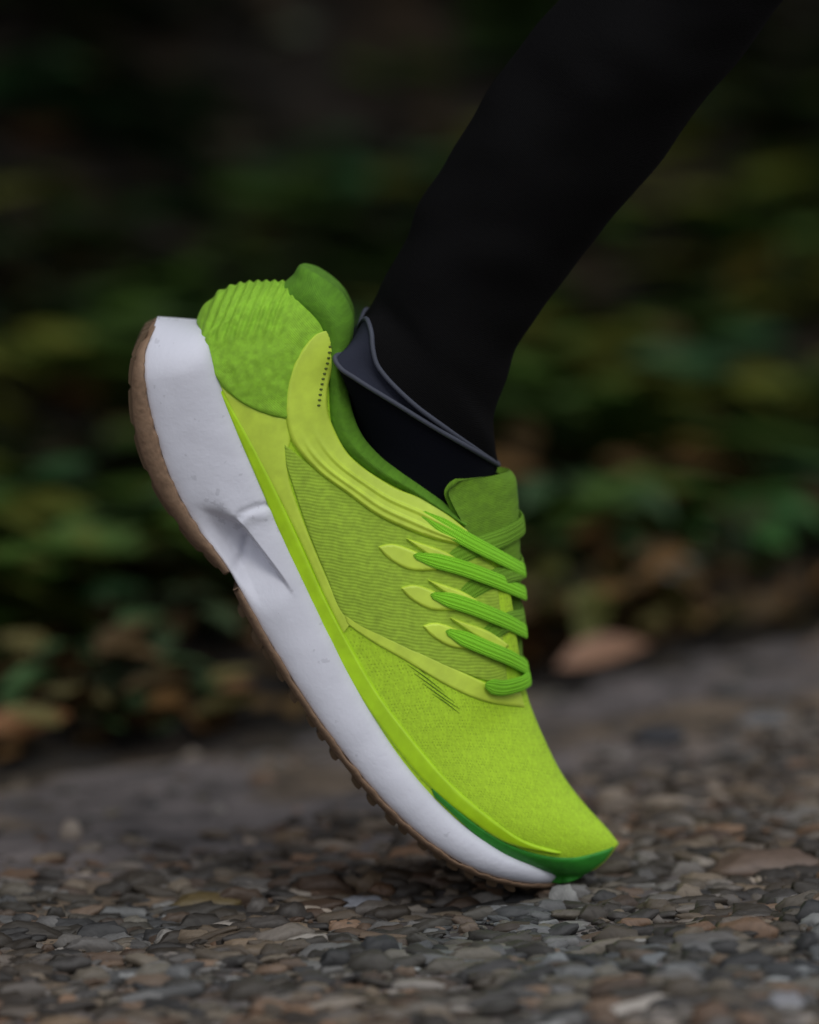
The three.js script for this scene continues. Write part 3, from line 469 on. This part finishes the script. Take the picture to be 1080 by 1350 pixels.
// plants one can pick out, each with its own leaves
const stemMat = std([0.03, 0.045, 0.015], 0.8);
function plant(name, px, py, n, size, col, label, category, group, lift = 0.05) {
  const b = surfaceAt(px, py); b.y -= lift * 0.5; col = [col[0] * 1.1, col[1] * 0.68, col[2] * 0.52]; const t = thing(name, b); tag(t, label, category, group);
  const mats = [0.8, 1, 1.25].map((k) => phys(col.map((x) => x * k), 0.55, { specularIntensity: 0.35, side: THREE.DoubleSide, map: T.fine }));
  n = Math.round(n * 1.6);
  for (let i = 0; i < n; i++) {
    const a = i * 2.4 + rr(-0.3, 0.3), r = size * rr(0.15, 0.9), h = lift * rr(0.5, 1.3), end = V(Math.cos(a) * r, h, Math.sin(a) * r);
    const st = new THREE.Mesh(new THREE.TubeGeometry(new THREE.QuadraticBezierCurve3(V(0, 0, 0), V(end.x * 0.3, h * 0.9, end.z * 0.3), end), 5, 0.0012, 4), stemMat); st.name = 'stem'; t.add(st);
    const l = new THREE.Mesh(i % 3 ? leafG : leafSmall, mats[i % 3]); l.name = 'leaf'; l.position.copy(end); l.rotation.set(rr(-0.5, 0.35), Math.PI / 2 - a + rr(-0.5, 0.5), rr(-0.4, 0.4), 'YXZ'); l.scale.setScalar(rr(0.5, 0.8)); t.add(l);
    for (const m of [st, l]) m.castShadow = m.receiveShadow = true;
  }
}
const PG = 'low plants on the verge';
for (const [x, y, n, s, col, label] of [
  [120, 948, 12, 0.05, [0.05, 0.16, 0.075], 'bright blue-green leafy plant at the path edge, far left of the photo'],
  [185, 868, 10, 0.05, [0.035, 0.09, 0.05], 'dull teal low plant on the verge just left of the shoe sole'],
  [60, 790, 10, 0.05, [0.045, 0.08, 0.03], 'olive low plant on the verge at the far left, above the bright blue-green one'],
  [95, 640, 10, 0.06, [0.02, 0.055, 0.035], 'very dark green plant left of the shoe heel'],
  [900, 700, 14, 0.06, [0.035, 0.12, 0.055], 'teal green leafy plant on the verge right of the laces'],
  [975, 752, 12, 0.05, [0.03, 0.14, 0.045], 'vivid green leafy plant near the right end of the path edge'],
  [745, 720, 10, 0.05, [0.03, 0.10, 0.05], 'small dark teal plant right beside the shoe tongue'],
  [800, 672, 10, 0.05, [0.13, 0.11, 0.03], 'yellowing plant on the verge right of the tongue'],
  [770, 840, 9, 0.04, [0.07, 0.12, 0.035], 'short olive green plant at the path edge right of the laces'],
  [1035, 660, 10, 0.05, [0.06, 0.14, 0.05], 'mid green plant at the right edge of the photo above the vivid green one'],
  [985, 350, 12, 0.06, [0.04, 0.085, 0.03], 'pale green plant high on the dark bank at the right'],
  [1045, 405, 10, 0.05, [0.09, 0.11, 0.02], 'yellow-green plant high on the bank at the right edge'],
  [850, 545, 12, 0.06, [0.04, 0.075, 0.018], 'mossy green plant half way up the bank right of the ankle'],
]) plant('verge_plant', x, y, n, s, col, label, 'plant', PG);

// single fallen leaves
function fallen(px, py, s, col, turn, label, up = 0.006) {
  const b = surfaceAt(px, py); b.y += up; const g = dryLeaf.clone(); g.scale(s, s, s); g.translate(0, 0, -0.0375 * s); const o = new THREE.Mesh(g, std(col, 0.6, { side: THREE.DoubleSide, map: T.mottle })); o.name = numbered('fallen_leaf'); o.position.copy(b); o.rotation.set(0.05, turn, 0.38); o.castShadow = o.receiveShadow = true; scene.add(o); tag(o, label, 'leaf', 'single leaves');
}
for (const a of [
  [797, 893, 0.68, [0.36, 0.20, 0.12], 1.5, 'large tan fallen leaf at the path edge right of the shoe'],
  [1072, 800, 0.6, [0.26, 0.12, 0.03], 1.2, 'orange fallen leaf at the path edge, right edge of the photo'],
  [920, 842, 0.55, [0.20, 0.12, 0.03], 1.8, 'ochre fallen leaf at the path edge between the tan and the orange leaf'],
  [285, 945, 0.6, [0.26, 0.14, 0.06], 1.4, 'light brown fallen leaf at the path edge left of the sole'],
  [30, 990, 0.7, [0.25, 0.11, 0.03], 1.7, 'rust orange fallen leaf at the path edge, bottom left of the verge'],
  [185, 966, 0.5, [0.20, 0.13, 0.08], 1.9, 'grey-brown fallen leaf at the path edge below the bright blue-green plant'],
  [915, 780, 0.6, [0.20, 0.20, 0.16], 1.4, 'pale grey leaf lying among the plants right of the shoe'],
  [900, 382, 0.6, [0.13, 0.04, 0.02], 1.2, 'dark red leaf on the bank at the right'],
  [985, 648, 0.6, [0.17, 0.075, 0.03], 1.5, 'reddish brown leaf on the verge at the right'],
  [720, 546, 0.6, [0.16, 0.19, 0.11], 1.55, 'pale green leaf on the dark bank beside the ankle'],
  [560, 228, 0.6, [0.22, 0.24, 0.15], 1.55, 'pale leaf on the dark bank above the shoe collar'],
  [120, 126, 0.6, [0.24, 0.18, 0.08], 1.6, 'tan leaf in the dark bank at the upper left'],
  [50, 204, 0.7, [0.16, 0.08, 0.03], 1.5, 'brown leaf in the dark bank at the left edge'],
  [80, 85, 0.5, [0.20, 0.24, 0.14], 1.5, 'pale green leaf in the upper left corner of the bank'],
  [385, 70, 0.6, [0.18, 0.2, 0.13], 1.6, 'pale leaf near the top of the bank, left of the leg'],
]) fallen(...a);
// single stones
for (const [px, py, sx, sy, sz, c, label] of [
  [1035, 1335, 0.009, 0.005, 0.009, [0.26, 0.26, 0.27], 'pale grey pebble in the bottom right corner of the path'],
  [478, 1200, 0.013, 0.004, 0.010, [0.25, 0.26, 0.29], 'flat pale bluish stone left of the shoe toe'],
  [1010, 1150, 0.026, 0.006, 0.016, [0.16, 0.11, 0.08], 'large flat brown stone right of the shoe toe'],
  [870, 975, 0.014, 0.004, 0.013, [0.05, 0.05, 0.055], 'dark flat stone on the path right of the toe box'],
  [1005, 955, 0.014, 0.004, 0.010, [0.20, 0.195, 0.19], 'light flat stone on the path at the right'],
  [95, 1108, 0.005, 0.006, 0.006, [0.32, 0.26, 0.2], 'small tan pebble on the path at the left'],
  [275, 1195, 0.016, 0.004, 0.010, [0.15, 0.11, 0.045], 'yellowish flat stone on the path below the sole'],
]) {
  const b = surfaceAt(px, py), o = new THREE.Mesh(stoneShapes[2], std(c, 0.55, { map: T.mottle, bumpMap: T.rough, bumpScale: 0.002 })); o.name = numbered('stone'); o.position.set(b.x, b.y + sy * 0.25, b.z); o.scale.set(sx, sy * 1.6, sz); o.rotation.y = rr(-0.3, 0.3); o.castShadow = o.receiveShadow = true; scene.add(o); tag(o, label, 'stone', 'stones on the path');
}
{ const bb = new THREE.Box3().setFromObject(shoe); console.log('shoe box', bb.min.toArray().map((x) => x.toFixed(4)), bb.max.toArray().map((x) => x.toFixed(4)), 'edge', e0.toArray().map((x) => x.toFixed(2)), e1.toArray().map((x) => x.toFixed(2)), eNor.toArray()); }
renderer.render(scene, camera);
